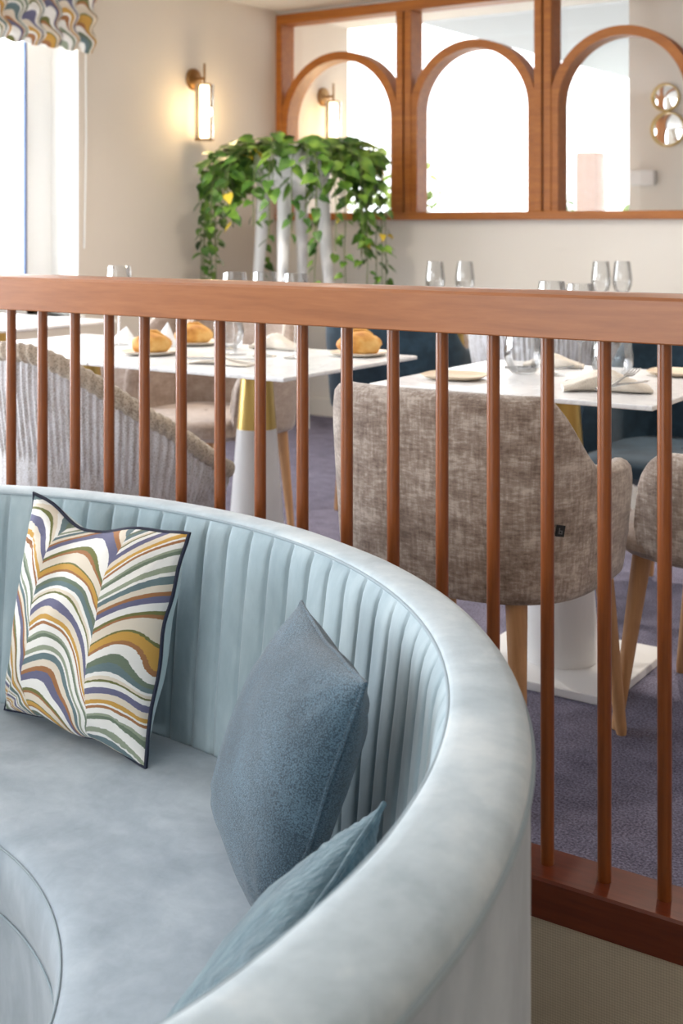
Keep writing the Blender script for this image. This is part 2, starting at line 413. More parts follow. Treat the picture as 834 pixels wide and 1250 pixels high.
# ------------------------------------------------------------------ balustrade
bal = empty('balustrade', (-1.4, 1.98, 0))
tag(bal, 'long cherry wood railing of round spindles between sofa and dining tables', 'railing')
def rel(b, o): b.v = [(x-o.location.x, y-o.location.y, z-o.location.z) for x, y, z in b.v]; return b
BX0, BX1 = -3.6, .9
b = MB(); prof = [(1.945, .965), (1.947, .963), (2.023, .963), (2.025, .965), (2.025, 1.031), (2.019, 1.037), (2.003, 1.0415), (1.985, 1.043), (1.967, 1.0415), (1.951, 1.037), (1.945, 1.032)]
b.prism(prof, 'x', BX0, BX1); rel(b, bal).build('handrail', M['wood_rail'], bal, ang=22)
b = MB(); prof = [(1.926, 0), (2.033, 0), (2.033, .063), (2.030, .067), (1.930, .067), (1.926, .063)]
b.prism(prof, 'x', BX0, BX1); rel(b, bal).build('base_rail', M['wood_base'], bal, ang=30)
bm0 = None
for k in range(-9, 36):
    x = -2.236+.1025*k
    if x < BX0+.05 or x > BX1-.05 or k > 18 or k < -2: continue
    if bm0 is None:
        b = MB(); b.lathe([(.0115, .066), (.0117, .3), (.0117, .7), (.0115, .965)], 20); bm0 = b.build('baluster', M['wood_bal'], bal)
        bm0.location = (x-bal.location.x, 0, 0)
    else:
        c = bm0.copy(); col.objects.link(c); c.location = (x-bal.location.x, 0, 0)

# ------------------------------------------------------------------ curved sofa
sofa = empty('curved_sofa', (-1.65, .72, LF))
tag(sofa, 'pale blue velvet curved banquette sofa with vertical channelled back', 'sofa')
CO, RO = (-1.65, .72), 1.185
CI, RI = (-1.65, .77), 1.071
CS, RS = (-1.674, .686), .655
A0, A1 = R(-48), R(205)
def ring(c, r, a, z): return (c[0]+r*math.cos(a), c[1]+r*math.sin(a), z)
NA = 160
angs = [lerp(A0, A1, i/NA) for i in range(NA+1)]
def sweep(name, m, prof, caps=True, ang=40, bump=None):
    """prof(a) -> list of world points for angle a, swept round the sofa"""
    b = MB(); rows = [prof(a) for a in angs]; b.quadgrid(rows, closed_u=True)
    n = len(rows[0])
    if caps: b.f.append(tuple(range(n))); b.f.append(tuple(NA*n+k for k in reversed(range(n))))
    return rel(b, sofa).build(name, m, sofa, ang=ang)
sweep('outer_shell', M['velvet'], lambda a: [ring(CO, RO, a, LF+.02), ring(CO, RO, a, .2), ring(CO, RO, a, .586), ring(CO, RO-.035, a, .586), ring(CO, RO-.035, a, LF+.02)])
def rimprof(a):
    po = Vector(ring(CO, RO, a, 0)); pi = Vector(ring(CI, RI, a, 0)); out = []
    wob = .0015*noise.noise(Vector((a*9, 0, 0)))
    for t, z in ((0, .580), (-.012, .588), (.01, .597), (.07, .603), (.2, .607), (.5, .6095), (.8, .609), (.93, .607), (.98, .6035), (1, .597), (.985, .575), (.5, .562), (.08, .57)):
        p = po.lerp(pi, t); out.append((p.x, p.y, z+wob))
    return out
sweep('back_rim', M['velvet_rim'], rimprof, ang=60)
def piping(name, c, r, z, rad, m=M['piping_blue'], a0=A0, a1=A1):
    b = MB(); b.tube([ring(c, r, lerp(a0, a1, i/200), z) for i in range(201)], rad, 8)
    return rel(b, sofa).build(name, m, sofa)
piping('piping', CO, RO+.001, .583, .0042)
piping('piping', CI, RI+.0005, .6005, .0028)
# channelled inner back
NCH = 77; SUB = 14
b = MB(); rows = []
zr = [.600, .590, .577, .556, .52, .47, .40, .33, .27, .22, .17]
for j, z in enumerate(zr):
    row = []
    t = (z-.17)/(.600-.17)
    rr = lerp(1.032, RI+.001, t**1.4)
    for i in range(NCH*SUB+1):
        u = i/SUB; a = lerp(A0, A1, u/NCH)
        ph = u % 1
        bul = math.sqrt(max(0, 1-abs(2*ph-1)**5))
        amp = .0125*(.02 if j == 0 else .45 if j == 1 else .8 if j == 2 else 1)
        wv = .002*noise.noise(Vector((math.floor(u)*3.1, z*9, 0)))
        row.append(ring(CI, rr-amp*bul+wv*bul, a, z))
    rows.append(row)
b.quadgrid(rows); rel(b, sofa).build('channelled_backrest', M['velvet_back'], sofa, ang=180)
# seat
def seatprof(a):
    out = []
    for r, z in ((RS+.004, .09), (RS-.004, .12), (RS-.003, .165), (RS+.004, .188), (RS+.016, .198), (RS+.05, .2025), (RS+.2, .207), (RS+.33, .204), (1.005, .195), (1.045, .18), (1.045, .05), (RS+.02, .05)):
        c = CS if r < 1 else CI
        p = ring(c, r, a, z); q = noise.noise(Vector((p[0]*5, p[1]*5, 0)))
        out.append((p[0], p[1], z+(.003*q if z > .196 else 0)))
    return out
sweep('seat_cushion', M['velvet'], seatprof, ang=60)
sweep('seat_base', M['velvet'], lambda a: [ring(CS, RS+.006, a, LF+.05), ring(CS, RS+.006, a, .088), ring(CS, RS+.3, a, .088), ring(CS, RS+.3, a, LF+.05)])
sweep('plinth', plain('dark_plinth', srgb(50, 48, 48), .8), lambda a: [ring(CS, RS+.06, a, LF), ring(CS, RS+.06, a, LF+.06), ring(CO, RO-.04, a, LF+.06), ring(CO, RO-.04, a, LF)])
piping('seat_piping', CS, RS+.001, .089, .002)
piping('seat_piping', CS, RS+.004, .190, .0016)

# ------------------------------------------------------------------ cushions
def cushion(name, corners, T, nf, mf, mb, label, pipe=None, pinch=.07, sag=None, bulge=(1, 1), seed=0, n=36, edge=.0, wave=.004, group=None, wr=.004):
    """corners TL,TR,BR,BL (world); nf = direction the front faces"""
    TL, TR, BR, BL = [Vector(c) for c in corners]
    cen = (TL+TR+BR+BL)/4
    nn = (TR-BL).cross(TL-BR).normalized()
    if nn.dot(Vector(nf)) < 0: nn = -nn
    root = empty(name, (cen.x, cen.y, min(c.z for c in (TL, TR, BR, BL)))); tag(root, label, 'cushion', group)
    def base(u, v):        # u left->right, v bottom->top in 0..1
        uu, vv = 2*u-1, 2*v-1
        pu = uu*(1-pinch*(1-vv*vv)*abs(uu)**2.2); pv = vv*(1-pinch*(1-uu*uu)*abs(vv)**2.2)
        if sag: pv -= sag[0]*math.exp(-((uu-sag[1])/sag[2])**2)*max(0, (v-.35)/.65)**1.6*2
        a, c = (pu+1)/2, (pv+1)/2
        wv = Vector((noise.noise(Vector((u*4.5+seed, v*4.5, 1))), noise.noise(Vector((u*4.5+seed, v*4.5, 7))), noise.noise(Vector((u*4.5, v*4.5+seed, 13)))))
        return BL.lerp(BR, a).lerp(TL.lerp(TR, a), c)+wv*(wave*min(1, 4*max(u*(1-u), v*(1-v))))
    def th(u, v):
        uu, vv = 2*u-1, 2*v-1
        e = max(0, (1-abs(uu)**2.6))*max(0, (1-abs(vv)**2.6))
        return (e**.55)
    def wob(u, v, k):
        p = Vector((u*3.2+seed, v*3.2, k*5)); d = min(u, 1-u, v, 1-v)
        w = noise.noise(p)*.5+noise.noise(p*2.3)*.3
        # creases running in from the corners
        cr = 0
        for cu, cv in ((0, 0), (1, 0), (0, 1), (1, 1)):
            du, dv = u-cu, v-cv; r = math.hypot(du, dv); an = math.atan2(abs(dv), abs(du))
            cr += math.sin(an*14+seed+cu*2+cv)*math.exp(-((r-.17)/.12)**2)
        return (w+cr*.5)*min(1, d*9)
    for side, m_, nm in ((1, mf, 'front_panel'), (-1, mb, 'back_panel')):
        b = MB(); rows = []; uvs = []
        for j in range(n+1):
            row = []; ur = []
            for i in range(n+1):
                # finer towards the seam
                u = .5-.5*math.cos(PI*i/n); v = .5-.5*math.cos(PI*j/n)
                t = T*bulge[0 if side > 0 else 1]*th(u, v)
                ch = 0
                if sag: ch = -.04*math.exp(-((2*u-1-sag[1])/.16)**2)*max(0, v-.3)*th(u, v)
                row.append(base(u, v)+nn*(side*(t+edge*.001+wob(u, v, side)*wr+ch))-root.location); ur.append((u, v))
            rows.append(row); uvs.append(ur)
        b.quadgrid(rows, uvs=uvs); o = b.build(nm, m_, root, ang=180, fix=False)
    per = [(i/24, 0) for i in range(24)]+[(1, i/24) for i in range(24)]+[(1-i/24, 1) for i in range(24)]+[(0, 1-i/24) for i in range(24)]
    b = MB(); b.tube([base(u, v)-root.location for u, v in per], pipe[1], 8, closed=True); b.build('piping' if pipe[2] else 'seam', pipe[0], root)
    return root
cushion('marbled_cushion', [(-1.835, 1.682, .640), (-1.487, 1.730, .600), (-1.512, 1.643, .204), (-1.925, 1.690, .204)], .085, (0, -1, .3), M['marbled'], M['pale_blue_cloth'],
        'multicoloured marbled cushion with navy piping standing at left against sofa back', (M['navy_piping'], .0042, True), .09, sag=(.055, -.25, .4), seed=3, wr=.012, wave=.010)
cushion('boucle_cushion', [(-1.107, 1.545, .585), (-.828, 1.29, .596), (-.99, 1.321, .204), (-1.318, 1.60, .215)], .068, (-1, -1, .3), M['boucle_blue'], M['boucle_blue'],
        'steel blue textured cushion propped upright in the middle of the sofa back', (M['boucle_blue'], .003, False), .05, seed=9, wr=.005)
cushion('chenille_cushion', [(-.762, 1.225, .490), (-.664, .845, .478), (-.86, .79, .206), (-.925, 1.17, .206)], .055, (-1, -.3, .6), M['teal_velvet'], M['teal_velvet'],
        'grey teal cushion with ridged seam, half hidden behind sofa arm at bottom', (M['teal_velvet'], .0035, False), .05, seed=14, wr=.013)

# ------------------------------------------------------------------ shell chairs
def sup(a, bx, by, n=3.0):
    """superellipse point; a measured from the back (-y) centre, positive to +x"""
    s, c = math.sin(a), -math.cos(a)
    return bx*math.copysign(abs(s)**(2/n), s), by*math.copysign(abs(c)**(2/n), c)
def shell_mesh(bx, by, amax, hfun, z0, th, seat_z, flare=.9, n=3.0, cols=84, ribs=0, ribd=.004, taper=.02, lift=0):
    b = MB(); rows = []
    for i in range(cols+1):
        a = lerp(-amax, amax, i/cols); x, y = sup(a, bx, by, n); zt = hfun(a)
        r = Vector((x, y, 0)); inr = -Vector((x/bx**2, y/by**2, 0)).normalized()
        zb = z0+lift*max(0, math.cos(a))
        row = []
        for q in (0, .04, .12, .3, .5, .7, .85, .96):
            z = lerp(zb, zt-th*.5, q); k = lerp(flare, 1, min(1, (q*1.15)**.7))
            if q == 0: k -= .02
            d = 0
            if ribs: d = ribd*math.cos(a*ribs)
            p = r*(k+d/max(.1, r.length)); row.append((p.x, p.y, z))
        for q in range(1, 7):
            t = PI*q/7; p = r+inr*(th/2*(1-math.cos(t))); row.append((p.x, p.y, zt-th*.5+th*.5*math.sin(t)))
        for q in (.04, .3, .65, 1):
            z = lerp(zt-th*.5, min(seat_z-.03, zt-th), q); p = r*lerp(1, .97, q)+inr*th; row.append((p.x, p.y, z))
        p = r*(flare-.02)+inr*th*.8; row.append((p.x, p.y, zb))
        rows.append(row)
    b.quadgrid(rows, closed_u=True); nn = len(rows[0])
    b.f.append(tuple(range(nn))); b.f.append(tuple(cols*nn+k for k in reversed(range(nn))))
    return b
def leg_mesh(top, foot, r0, r1):
    b = MB(); t, f = Vector(top), Vector(foot)
    b.tube([t, t.lerp(f, .5), t.lerp(f, .97), f], [r0, lerp(r0, r1, .55), r1, r1*.85], 14); return b
def cush_mesh(bx, by, y0, z0, z1, n=3.5, k=40):
    b = MB(); rows = []
    for s, z in ((.9, z0), (1, z0+.02), (1, z1-.03), (.96, z1-.012), (.85, z1-.003), (.5, z1), (.02, z1+.002)):
        rows.append([(sup(2*PI*i/k, bx*s, by*s, n)[0], y0+sup(2*PI*i/k, bx*s, by*s, n)[1], z) for i in range(k)])
    b.quadgrid(rows, closed_u=True); b.f.append(tuple(range(k))); return b

AM = R(128)
def arm_h(zback, zarm):
    def h(a):
        x, y = sup(a, .30, .27, 3.0)
        t = sst(R(48), R(92), abs(a)); z = lerp(zback, zarm, t)
        z -= .012*(1-math.cos(a*1.4))*.5
        e = (AM-abs(a))/R(20)
        if e < 1: z = lerp(.52, z, math.sqrt(max(0, 1-(1-e)**2)))
        return z
    return h
def make_armchair(m, ms, name, leg_m=M['wood_leg'], pip=None, zback=.82, zarm=.665):
    root = empty(name)
    b = shell_mesh(.305, .275, AM, arm_h(zback, zarm), .405, .06, .46, .93)
    b.build('upholstered_shell', m, root, ang=50)
    cush_mesh(.265, .265, .035, .40, .475).build('seat_cushion', ms, root, ang=50)
    if pip:
        pts = []
        for i in range(85):
            a = lerp(-AM, AM, i/84); x, y = sup(a, .305, .275, 3.0); inr = -Vector((x/.305**2, y/.275**2, 0)).normalized()
            pts.append((x+inr.x*.06, y+inr.y*.06, arm_h(zback, zarm)(a)-.022))
        q = MB(); q.tube(pts, .006, 6); q.build('piping', pip, root)
    for sx in (-1, 1):
        leg_mesh((sx*.175, -.19, .42), (sx*.20, -.225, 0), .023, .013).build('leg', leg_m, root)
        leg_mesh((sx*.195, .20, .42), (sx*.222, .255, 0), .023, .013).build('leg', leg_m, root)
    return root
def put(o, x, y, rz, label, group=None, cat='chair'):
    o.location = (x, y, 0); o.rotation_euler = (0, 0, rz); tag(o, label, cat, group); return o

TC = make_armchair(M['taupe'], M['taupe_flat'], 'dining_armchair')
c1 = put(TC, -1.285, 2.475, 0, 'taupe chenille armchair with its back to the railing, black tag on its side')
# woven tag on the shell of the front chair
tg = MB(); tg.box(-.0095, .0095, -.0015, .0015, -.011, .011)
to = tg.build('tag', M['black_tag'], c1, smooth=False); tag(to, 'small black square fabric tag with a grey emblem')
aT = R(56); xx, yy = sup(aT, .305, .275, 3.0); nx, ny = Vector((xx/.305**2*abs(xx/.305), yy/.275**2*abs(yy/.275))).normalized()
to.location = (xx*.988+nx*.002, yy*.988+ny*.002, .555); to.rotation_euler = (0, R(10), math.atan2(ny, nx)+PI/2)
eb = MB(); eb.box(-.0045, -.0025, -.0024, -.0014, -.006, .006); eb.box(-.0025, .004, -.0024, -.0014, -.006, -.004); eb.box(.002, .004, -.0024, -.0014, -.004, .001); eb.box(-.0025, .004, -.0024, -.0014, -.0005, .0012)
eb.build('emblem', M['grey_thread'], to, smooth=False)
c2 = copy_tree(TC)
for ch in kids(c2):
    if ch.name.startswith('tag'):
        for g in kids(ch): bpy.data.objects.remove(g)
        bpy.data.objects.remove(ch)
put(c2, -.83, 2.975, R(90), 'taupe chenille armchair cut off by the right edge, at the right table')
TP = make_armchair(M['taupe_flat'], M['taupe_flat'], 'dining_armchair', pip=M['taupe_piping'])
put(TP, -3.00, 3.62, PI, 'taupe armchair with pale piped edge facing us behind the bread rolls')
def tp(x, y, rz, lab): return put(copy_tree(TP), x, y, rz, lab)
tp(-3.62, 3.98, R(100), 'taupe armchair at far left beyond the table end, below the window')
tp(-3.20, 2.42, R(8), 'taupe armchair at the left edge behind the woven chair')
tp(-2.74, 5.72, PI, 'taupe armchair glimpsed beside the distant brass pedestal by the back wall')
NV = make_armchair(M['navy'], M['navy'], 'dining_armchair')
put(NV, -1.27, 3.80, PI, 'navy velvet armchair facing us on the far side of the right table')
put(copy_tree(NV), -2.70, 4.50, R(8), 'navy velvet armchair seen from behind, between the two near tables')

# woven tub chairs: high back, rim falling to the seat at the front
WA = R(140)
def loom_h(a):
    t = abs(a)/WA
    return lerp(.845, .50, sst(.2, 1.06, t))
def make_loom():
    root = empty('woven_tub_chair')
    shell_mesh(.315, .34, WA, loom_h, .33, .022, .44, .74, 2.2, 900, 116, .0022).build('woven_shell', M['loom'], root, ang=180)
    pts = []
    NR = 420
    for i in range(NR+1):
        a = lerp(-WA, WA, i/NR); x, y = sup(a, .315, .34, 2.2); pts.append((x*.985, y*.985, loom_h(a)))
    L = [0]
    for p, q in zip(pts, pts[1:]): L.append(L[-1]+(Vector(q)-Vector(p)).length)
    b = MB(); b.tube(pts, .023, 16, rfun=lambda i, th: 1+.075*math.cos(2*th-L[i]*240)); b.build('braided_rim', M['rope'], root, ang=180)
    b = MB(); rg = []
    for i in range(121):
        a = lerp(-WA, WA, i/120); x, y = sup(a, .315*.725, .34*.725, 2.2); rg.append((x, y, .335))
    b.tube(rg, .012, 10); b.build('braided_foot', M['rope'], root)
    cush_mesh(.25, .26, .03, .36, .45, 2.3).build('seat_cushion', M['napkin'], root, ang=50)
    for sx in (-1, 1):
        leg_mesh((sx*.15, -.16, .40), (sx*.20, -.22, 0), .02, .013).build('leg', M['wood_leg'], root)
        leg_mesh((sx*.15, .17, .40), (sx*.20, .24, 0), .02, .013).build('leg', M['wood_leg'], root)
    return root
WL = make_loom()
put(WL, -2.41, 2.45, R(-20), 'pale grey woven tub chair with braided rim, behind left of railing')
put(copy_tree(WL), -1.98, 4.42, R(0), 'pale woven tub chair glimpsed beyond the glasses of the right table')

# ------------------------------------------------------------------ tables
def make_table(sx, sy):
    root = empty('pedestal_table')
    b = MB(); b.box(-sx/2, sx/2, -sy/2, sy/2, .738, .75); b.build('tabletop', M['marble'], root, smooth=False, bevel=.003)
    b = MB(); b.lathe([(.0, .739), (.17, .739), (.17, .731), (.0, .731)], 32); b.build('mounting_plate', M['gold'], root)
    b = MB(); b.lathe([(.046, .733), (.0605, .54)], 36, capb=True, capt=True); o = b.build('collar', M['gold'], root); o['label'] = 'brushed brass upper part of the cone'
    b = MB(); b.lathe([(.0605, .54), (.1, .022)], 36, capb=True, capt=True); b.build('pedestal', M['white_gloss'], root)
    b = MB(); b.box(-.215, .215, -.215, .215, 0, .022); b.build('base_plate', M['white_gloss'], root, smooth=False, bevel=.003)
    return root
T2 = put(make_table(.752, .70), -1.364, 3.075, 0, 'square white table with brass collared cone pedestal at right', None, 'table')
T1 = put(make_table(.72, .70), -2.345, 3.04, 0, 'white table with brass collared cone in the middle, right of woven chair', None, 'table')
def tcopy(o, x, y, lab): return put(copy_tree(o), x, y, 0, lab, None, 'table')
tcopy(T1, -3.07, 3.04, 'white table carrying the leftmost bread rolls, its pedestal hidden by woven chair')
tcopy(T1, -2.745, 5.00, 'distant white table whose brass pedestal shows right of the bread')
tcopy(T1, -2.02, 5.06, 'distant white table by back wall, bearing the faint right pair of glasses')
tcopy(T1, -4.18, 3.62, 'white table at the far left edge under the window')

# ------------------------------------------------------------------ tableware
def make_wine():
    root = empty('wine_glass')
    b = MB(); b.lathe([(.0, .0), (.036, .0005), (.038, .002), (.02, .0045), (.006, .009), (.004, .014)], 28); b.build('foot', M['glass'], root)
    b = MB(); b.lathe([(.0045, .012), (.0036, .04), (.0036, .09), (.006, .104)], 14); b.build('stem', M['glass'], root)
    out = [(.005, .102), (.018, .108), (.033, .124), (.042, .150), (.0435, .172), (.040, .205), (.0345, .252)]
    inn = [(r-.0014, z+.001) for r, z in reversed(out)]; inn[-1] = (.0, .106)
    b = MB(); b.lathe(out+[(.0338, .2527)]+inn, 32); b.build('bowl', M['glass'], root)
    return root
def make_tumbler():
    root = empty('water_goblet')
    n = 64; out = [(.020, .0), (.030, .002), (.040, .016), (.047, .04), (.0485, .058), (.045, .085), (.038, .115)]
    b = MB()
    prof = out+[(.0372, .116)]+[(r-.002, z+.004) for r, z in reversed(out[1:])]+[(0, .008)]
    rows = []
    for i, (r, z) in enumerate(prof):
        rows.append([((r*(1+(.018*math.cos(16*2*PI*k/n+z*60) if i < 6 and i > 0 else 0)))*math.cos(2*PI*k/n), (r*(1+(.018*math.cos(16*2*PI*k/n+z*60) if 0 < i < 6 else 0)))*math.sin(2*PI*k/n), z) for k in range(n)])
    b.quadgrid(rows, closed_u=True); b.f.append(tuple(range(n))); o = b.build('faceted_bowl', M['glass'], root, ang=180)
    return root
WG = make_wine(); TG = make_tumbler(); used = {'w': 0, 't': 0}
ZT = .7505
def wine(x, y, lab, group=None, s=1, z=ZT):
    o = WG if not used['w'] else copy_tree(WG); used['w'] += 1
    o.location = (x, y, z); o.scale = (s, s, s); tag(o, lab, 'glass', group); return o
def tumb(x, y, lab, s=1, z=ZT, rz=0):
    o = TG if not used['t'] else copy_tree(TG); used['t'] += 1
    o.location = (x, y, z); o.scale = (s, s, s); o.rotation_euler = (0, 0, rz); tag(o, lab, 'glass'); return o
wine(-1.300, 3.05, 'stemmed wine glass on right table, nearest the faceted goblet')
wine(-1.420, 3.14, 'stemmed wine glass on right table, left of the other stemmed one')
tumb(-1.225, 3.08, 'faceted water goblet behind the fork and napkin on right table', 1.12)
tumb(-1.500, 3.13, 'faceted water goblet at left on right table beside rolled napkin', 1.08, rz=.1)
wine(-3.00, 3.13, 'wine glass standing alone near the left end of the tables', s=1.06)
tumb(-2.60, 3.22, 'faceted goblet on middle table right of the second bread roll', 1.05)
wine(-2.47, 3.09, 'wine glass on middle table, leftmost of the cluster above the rail', s=1.02)
wine(-2.36, 3.10, 'wine glass on middle table, centre of the cluster above the rail', s=1.03)
wine(-2.25, 3.11, 'wine glass on middle table, rightmost of the cluster above the rail', s=1.02)
for x, y, l in ((-2.727, 4.81, 'distant wine glass above rail, left of the pair near the middle'), (-2.62, 4.885, 'distant wine glass above rail, right of the pair near the middle'),
                (-2.115, 5.19, 'distant wine glass above rail, left of the right hand pair'), (-2.045, 5.26, 'distant wine glass above rail, right of the right hand pair')):
    wine(x, y, l, s=.985)
def make_plate(m):
    b = MB(); k = 40; rows = []
    for s, z in ((.55, 0), (.8, .003), (1, .011), (1.0, .013), (.82, .007), (.5, .005), (.01, .005)):
        rows.append([(sup(2*PI*i/k, .075*s, .075*s, 3.4)[0], sup(2*PI*i/k, .075*s, .075*s, 3.4)[1], z) for i in range(k)])
    b.quadgrid(rows, closed_u=True); b.f.append(tuple(range(k))); return b.build('bread_plate', m, None, ang=50)
PL = make_plate(M['ceramic']); PLW = None
def bread(seed, s=1):
    r2 = random.Random(seed); b = MB(); rows = []
    off = Vector((seed*3.7, 0, 0))
    for j in range(15):
        ph = -PI/2+PI*j/14; row = []
        for i in range(24):
            th = 2*PI*i/24; d = Vector((math.cos(ph)*math.cos(th), math.cos(ph)*math.sin(th), math.sin(ph)))
            k = 1+.14*noise.noise(d*1.7+off)
            zz = d.z*.034*k
            zz = max(zz, -.022)
            row.append((d.x*.056*k*s, d.y*.042*k*s, (zz+.022)*s))
        rows.append(row)
    b.quadgrid(rows, closed_u=True)
    # a cut slash with a raised lip on top
    o = b.build('bread_roll', M['bread'], None, ang=180)
    q = MB(); q.tube([(-.034*s, -.004*s, .048*s), (-.012*s, .004*s, .0575*s), (.014*s, .002*s, .0575*s), (.034*s, -.004*s, .049*s)], [.002, .006*s, .006*s, .002], 8)
    q.build('crust_ridge', M['bread'], o)
    return o
first = True
for i, (x, y, rz, lp, lb) in enumerate((
        (-2.70, 2.96, .2, 'cream bread plate under the leftmost bread roll', 'golden bread roll on plate, leftmost on the left table'),
        (-2.80, 3.28, .5, 'cream bread plate under the second bread roll from left', 'golden bread roll second from left, farther back on the table'),
        (-2.135, 3.29, .1, 'cream bread plate on the right edge of the middle table', 'golden bread roll at the middle table edge before navy chair'))):
    p = PL if first else PL.copy()
    if not first: col.objects.link(p)
    first = False
    p.location = (x, y, ZT); p.rotation_euler = (0, 0, rz); p.scale = (1.15, 1.15, 1); tag(p, lp, 'plate')
    q = bread(i+1, 1.22 if i == 2 else 1.1); q.location = (x, y, ZT+.0075); q.rotation_euler = (0, 0, rz+.4); tag(q, lb, 'bread')
for x, y, rz, lp in ((-1.60, 2.93, .15, 'pale wooden bread plate at left of right table'), (-1.13, 3.33, .1, 'pale wooden bread plate at the right table, cut by right frame edge')):
    p = PL.copy(); p.data = PL.data.copy(); p.data.materials[0] = M['wood_plate']; col.objects.link(p)
    p.location = (x, y, ZT); p.rotation_euler = (0, 0, rz); p.scale = (1.15, 1.0, 1); tag(p, lp, 'plate')
def napkin(x, y, rz, lab, m, L=.20, W=.085, H=.018):
    b = MB(); rows = []; n, k = 24, 20
    for i in range(n+1):
        s = i/n; wx = (s-.5)*L; pinch = 1-.35*math.exp(-((s-.45)/.2)**2)
        row = []
        for j in range(k):
            t = 2*PI*j/k; c, q = math.cos(t), math.sin(t)
            yy = W/2*pinch*math.copysign(abs(c)**.7, c)+.012*math.sin(s*5+.6)
            fold = .5+.5*math.sin(yy*190+s*4)
            zz = H*.5*(1+math.copysign(abs(q)**.8, q))*(1+.35*fold+.5*math.exp(-((s-.45)/.25)**2))*(.35+.65*math.sin(PI*min(1, max(.02, s))))
            row.append((wx, yy, max(.0, zz)))
        rows.append(row)
    b.quadgrid(rows, closed_u=True); b.f.append(tuple(range(k))); b.f.append(tuple(n*k+j for j in reversed(range(k))))
    o = b.build('napkin', m, None, ang=60); o.location = (x, y, ZT); o.rotation_euler = (0, 0, rz); tag(o, lab, 'napkin'); return o
napkin(-1.175, 2.915, R(28), 'cream linen napkin under the fork on right table', M['napkin'], .21, .10, .03)
napkin(-1.50, 3.33, R(20), 'cream rolled napkin behind the left goblet on right table', M['napkin'], .17, .06, .022)
napkin(-2.33, 2.86, R(12), 'pale napkin at the front edge of the middle table', M['napkin'], .20, .09, .012)
napkin(-2.46, 3.30, R(8), 'cream rolled napkin behind glasses on the middle table', M['napkin'], .19, .06, .03)
def cone_napkin(x, y, lab, h=.085):
    b = MB(); rows = []
    for j in range(7):
        t = j/6; rows.append([((1-t)*.05*(1+.25*math.sin(3*a))*math.cos(a)+.02*t, (1-t)*.03*(1+.2*math.cos(3*a))*math.sin(a), t*h) for a in [2*PI*i/24 for i in range(24)]])
    b.quadgrid(rows, closed_u=True); b.f.append(tuple(range(24))); o = b.build('napkin', M['napkin_white'], None, ang=40); o.location = (x, y, ZT); tag(o, lab, 'napkin'); return o
cone_napkin(-2.83, 3.16, 'white folded napkin standing behind the leftmost bread roll')
cone_napkin(-3.12, 3.27, 'white folded napkin lying beside the lone left wine glass', .05)
def cutlery(kind, x, y, rz, z, lab, pitch_=0):
    b = MB()
    b.tube([(0, 0, .0015), (.05, 0, .003), (.1, 0, .0045), (.125, 0, .004)], [.0035, .0042, .0028, .0026], 8)
    root = empty(kind, (x, y, z), rz); root.rotation_euler = (0, pitch_, rz); tag(root, lab, 'cutlery')
    b.build('handle', M['steel'], root)
    q = MB()
    if kind == 'fork':
        rows = [[(.122, s*.004, .004) for s in (-1, -.3, .3, 1)], [(.135, s*.011, .002) for s in (-1, -.3, .3, 1)], [(.152, s*.0125, .003) for s in (-1, -.3, .3, 1)]]
        rows2 = [[(p[0], p[1], p[2]+.0018) for p in r] for r in reversed(rows)]
        q.quadgrid(rows+rows2, closed_v=True)
        q.build('neck', M['steel'], root)
        for s in (-1.0, -.33, .33, 1.0):
            q = MB(); q.tube([(.150, s*.0105, .004), (.17, s*.0108, .0045), (.193, s*.0105, .009)], [.0019, .0017, .0009], 8); q.build('tine', M['steel'], root)
    else:
        q.prism([(.122, -.004), (.14, -.009), (.19, -.008), (.215, .002), (.2, .006), (.122, .004)], 'z', .003, .0048); q.build('blade', M['steel'], root, smooth=False)
    return root
cutlery('fork', -1.092, 2.709, R(90), ZT+.030, 'steel fork lying with raised tines across the cream napkin at right', R(-7))
cutlery('knife', -1.112, 2.699, R(76), ZT+.030, 'steel knife beside the fork on the right table napkin')
cutlery('fork', -1.60, 3.22, R(25), ZT+.001, 'steel fork by the rolled napkin behind left goblet')
cutlery('knife', -2.42, 2.80, R(20), ZT+.015, 'steel knife on the napkin of the middle table')

# ------------------------------------------------------------------ wall lamps, mirrors, blind, cord
def make_sconce(lab, y, z):
    root = empty('wall_lamp', (XW, y, z)); tag(root, lab, 'lamp')
    def lx(prof, name, m):
        b = MB(); b.lathe(prof, 28); b.v = [(zz, xx, yy) for xx, yy, zz in b.v]; return b.build(name, m, root)
    lx([(0, 0), (.062, 0), (.062, .012), (.056, .02), (.02, .028), (0, .028)], 'wall_rose', M['brass'])
    b = MB(); b.tube([(.02, 0, 0), (.085, 0, 0)], .008, 12); b.build('arm', M['brass'], root)
    b = MB(); b.tube([(.085, 0, .085), (.085, 0, -.03)], .0065, 12); b.build('rod', M['brass'], root)
    b = MB(); b.lathe([(0, -.335), (.024, -.335), (.027, -.325), (.027, -.05), (.024, -.04), (0, -.04)], 24, (.085, 0, 0)); b.build('lit_tube', M['lamp'], root)
    b = MB(); b.lathe([(.055, -.345), (.055, -.035), (.053, -.035), (.053, -.345)], 32, (.085, 0, 0)); b.build('glass_shade', M['lamp_glass'], root)
    b = MB(); b.lathe([(0, -.352), (.057, -.352), (.057, -.344), (0, -.344)], 32, (.085, 0, 0)); b.build('bottom_cap', M['brass'], root)
    b = MB(); b.lathe([(0, -.037), (.036, -.037), (.036, -.028), (0, -.028)], 32, (.085, 0, 0)); b.build('top_cap', M['brass'], root)
    return root
make_sconce('lit brass wall lamp with glass tube shade on left wall', 5.50, 1.99)
make_sconce('lit brass wall lamp seen through the first arch of the glazed screen', 6.80, 2.00)
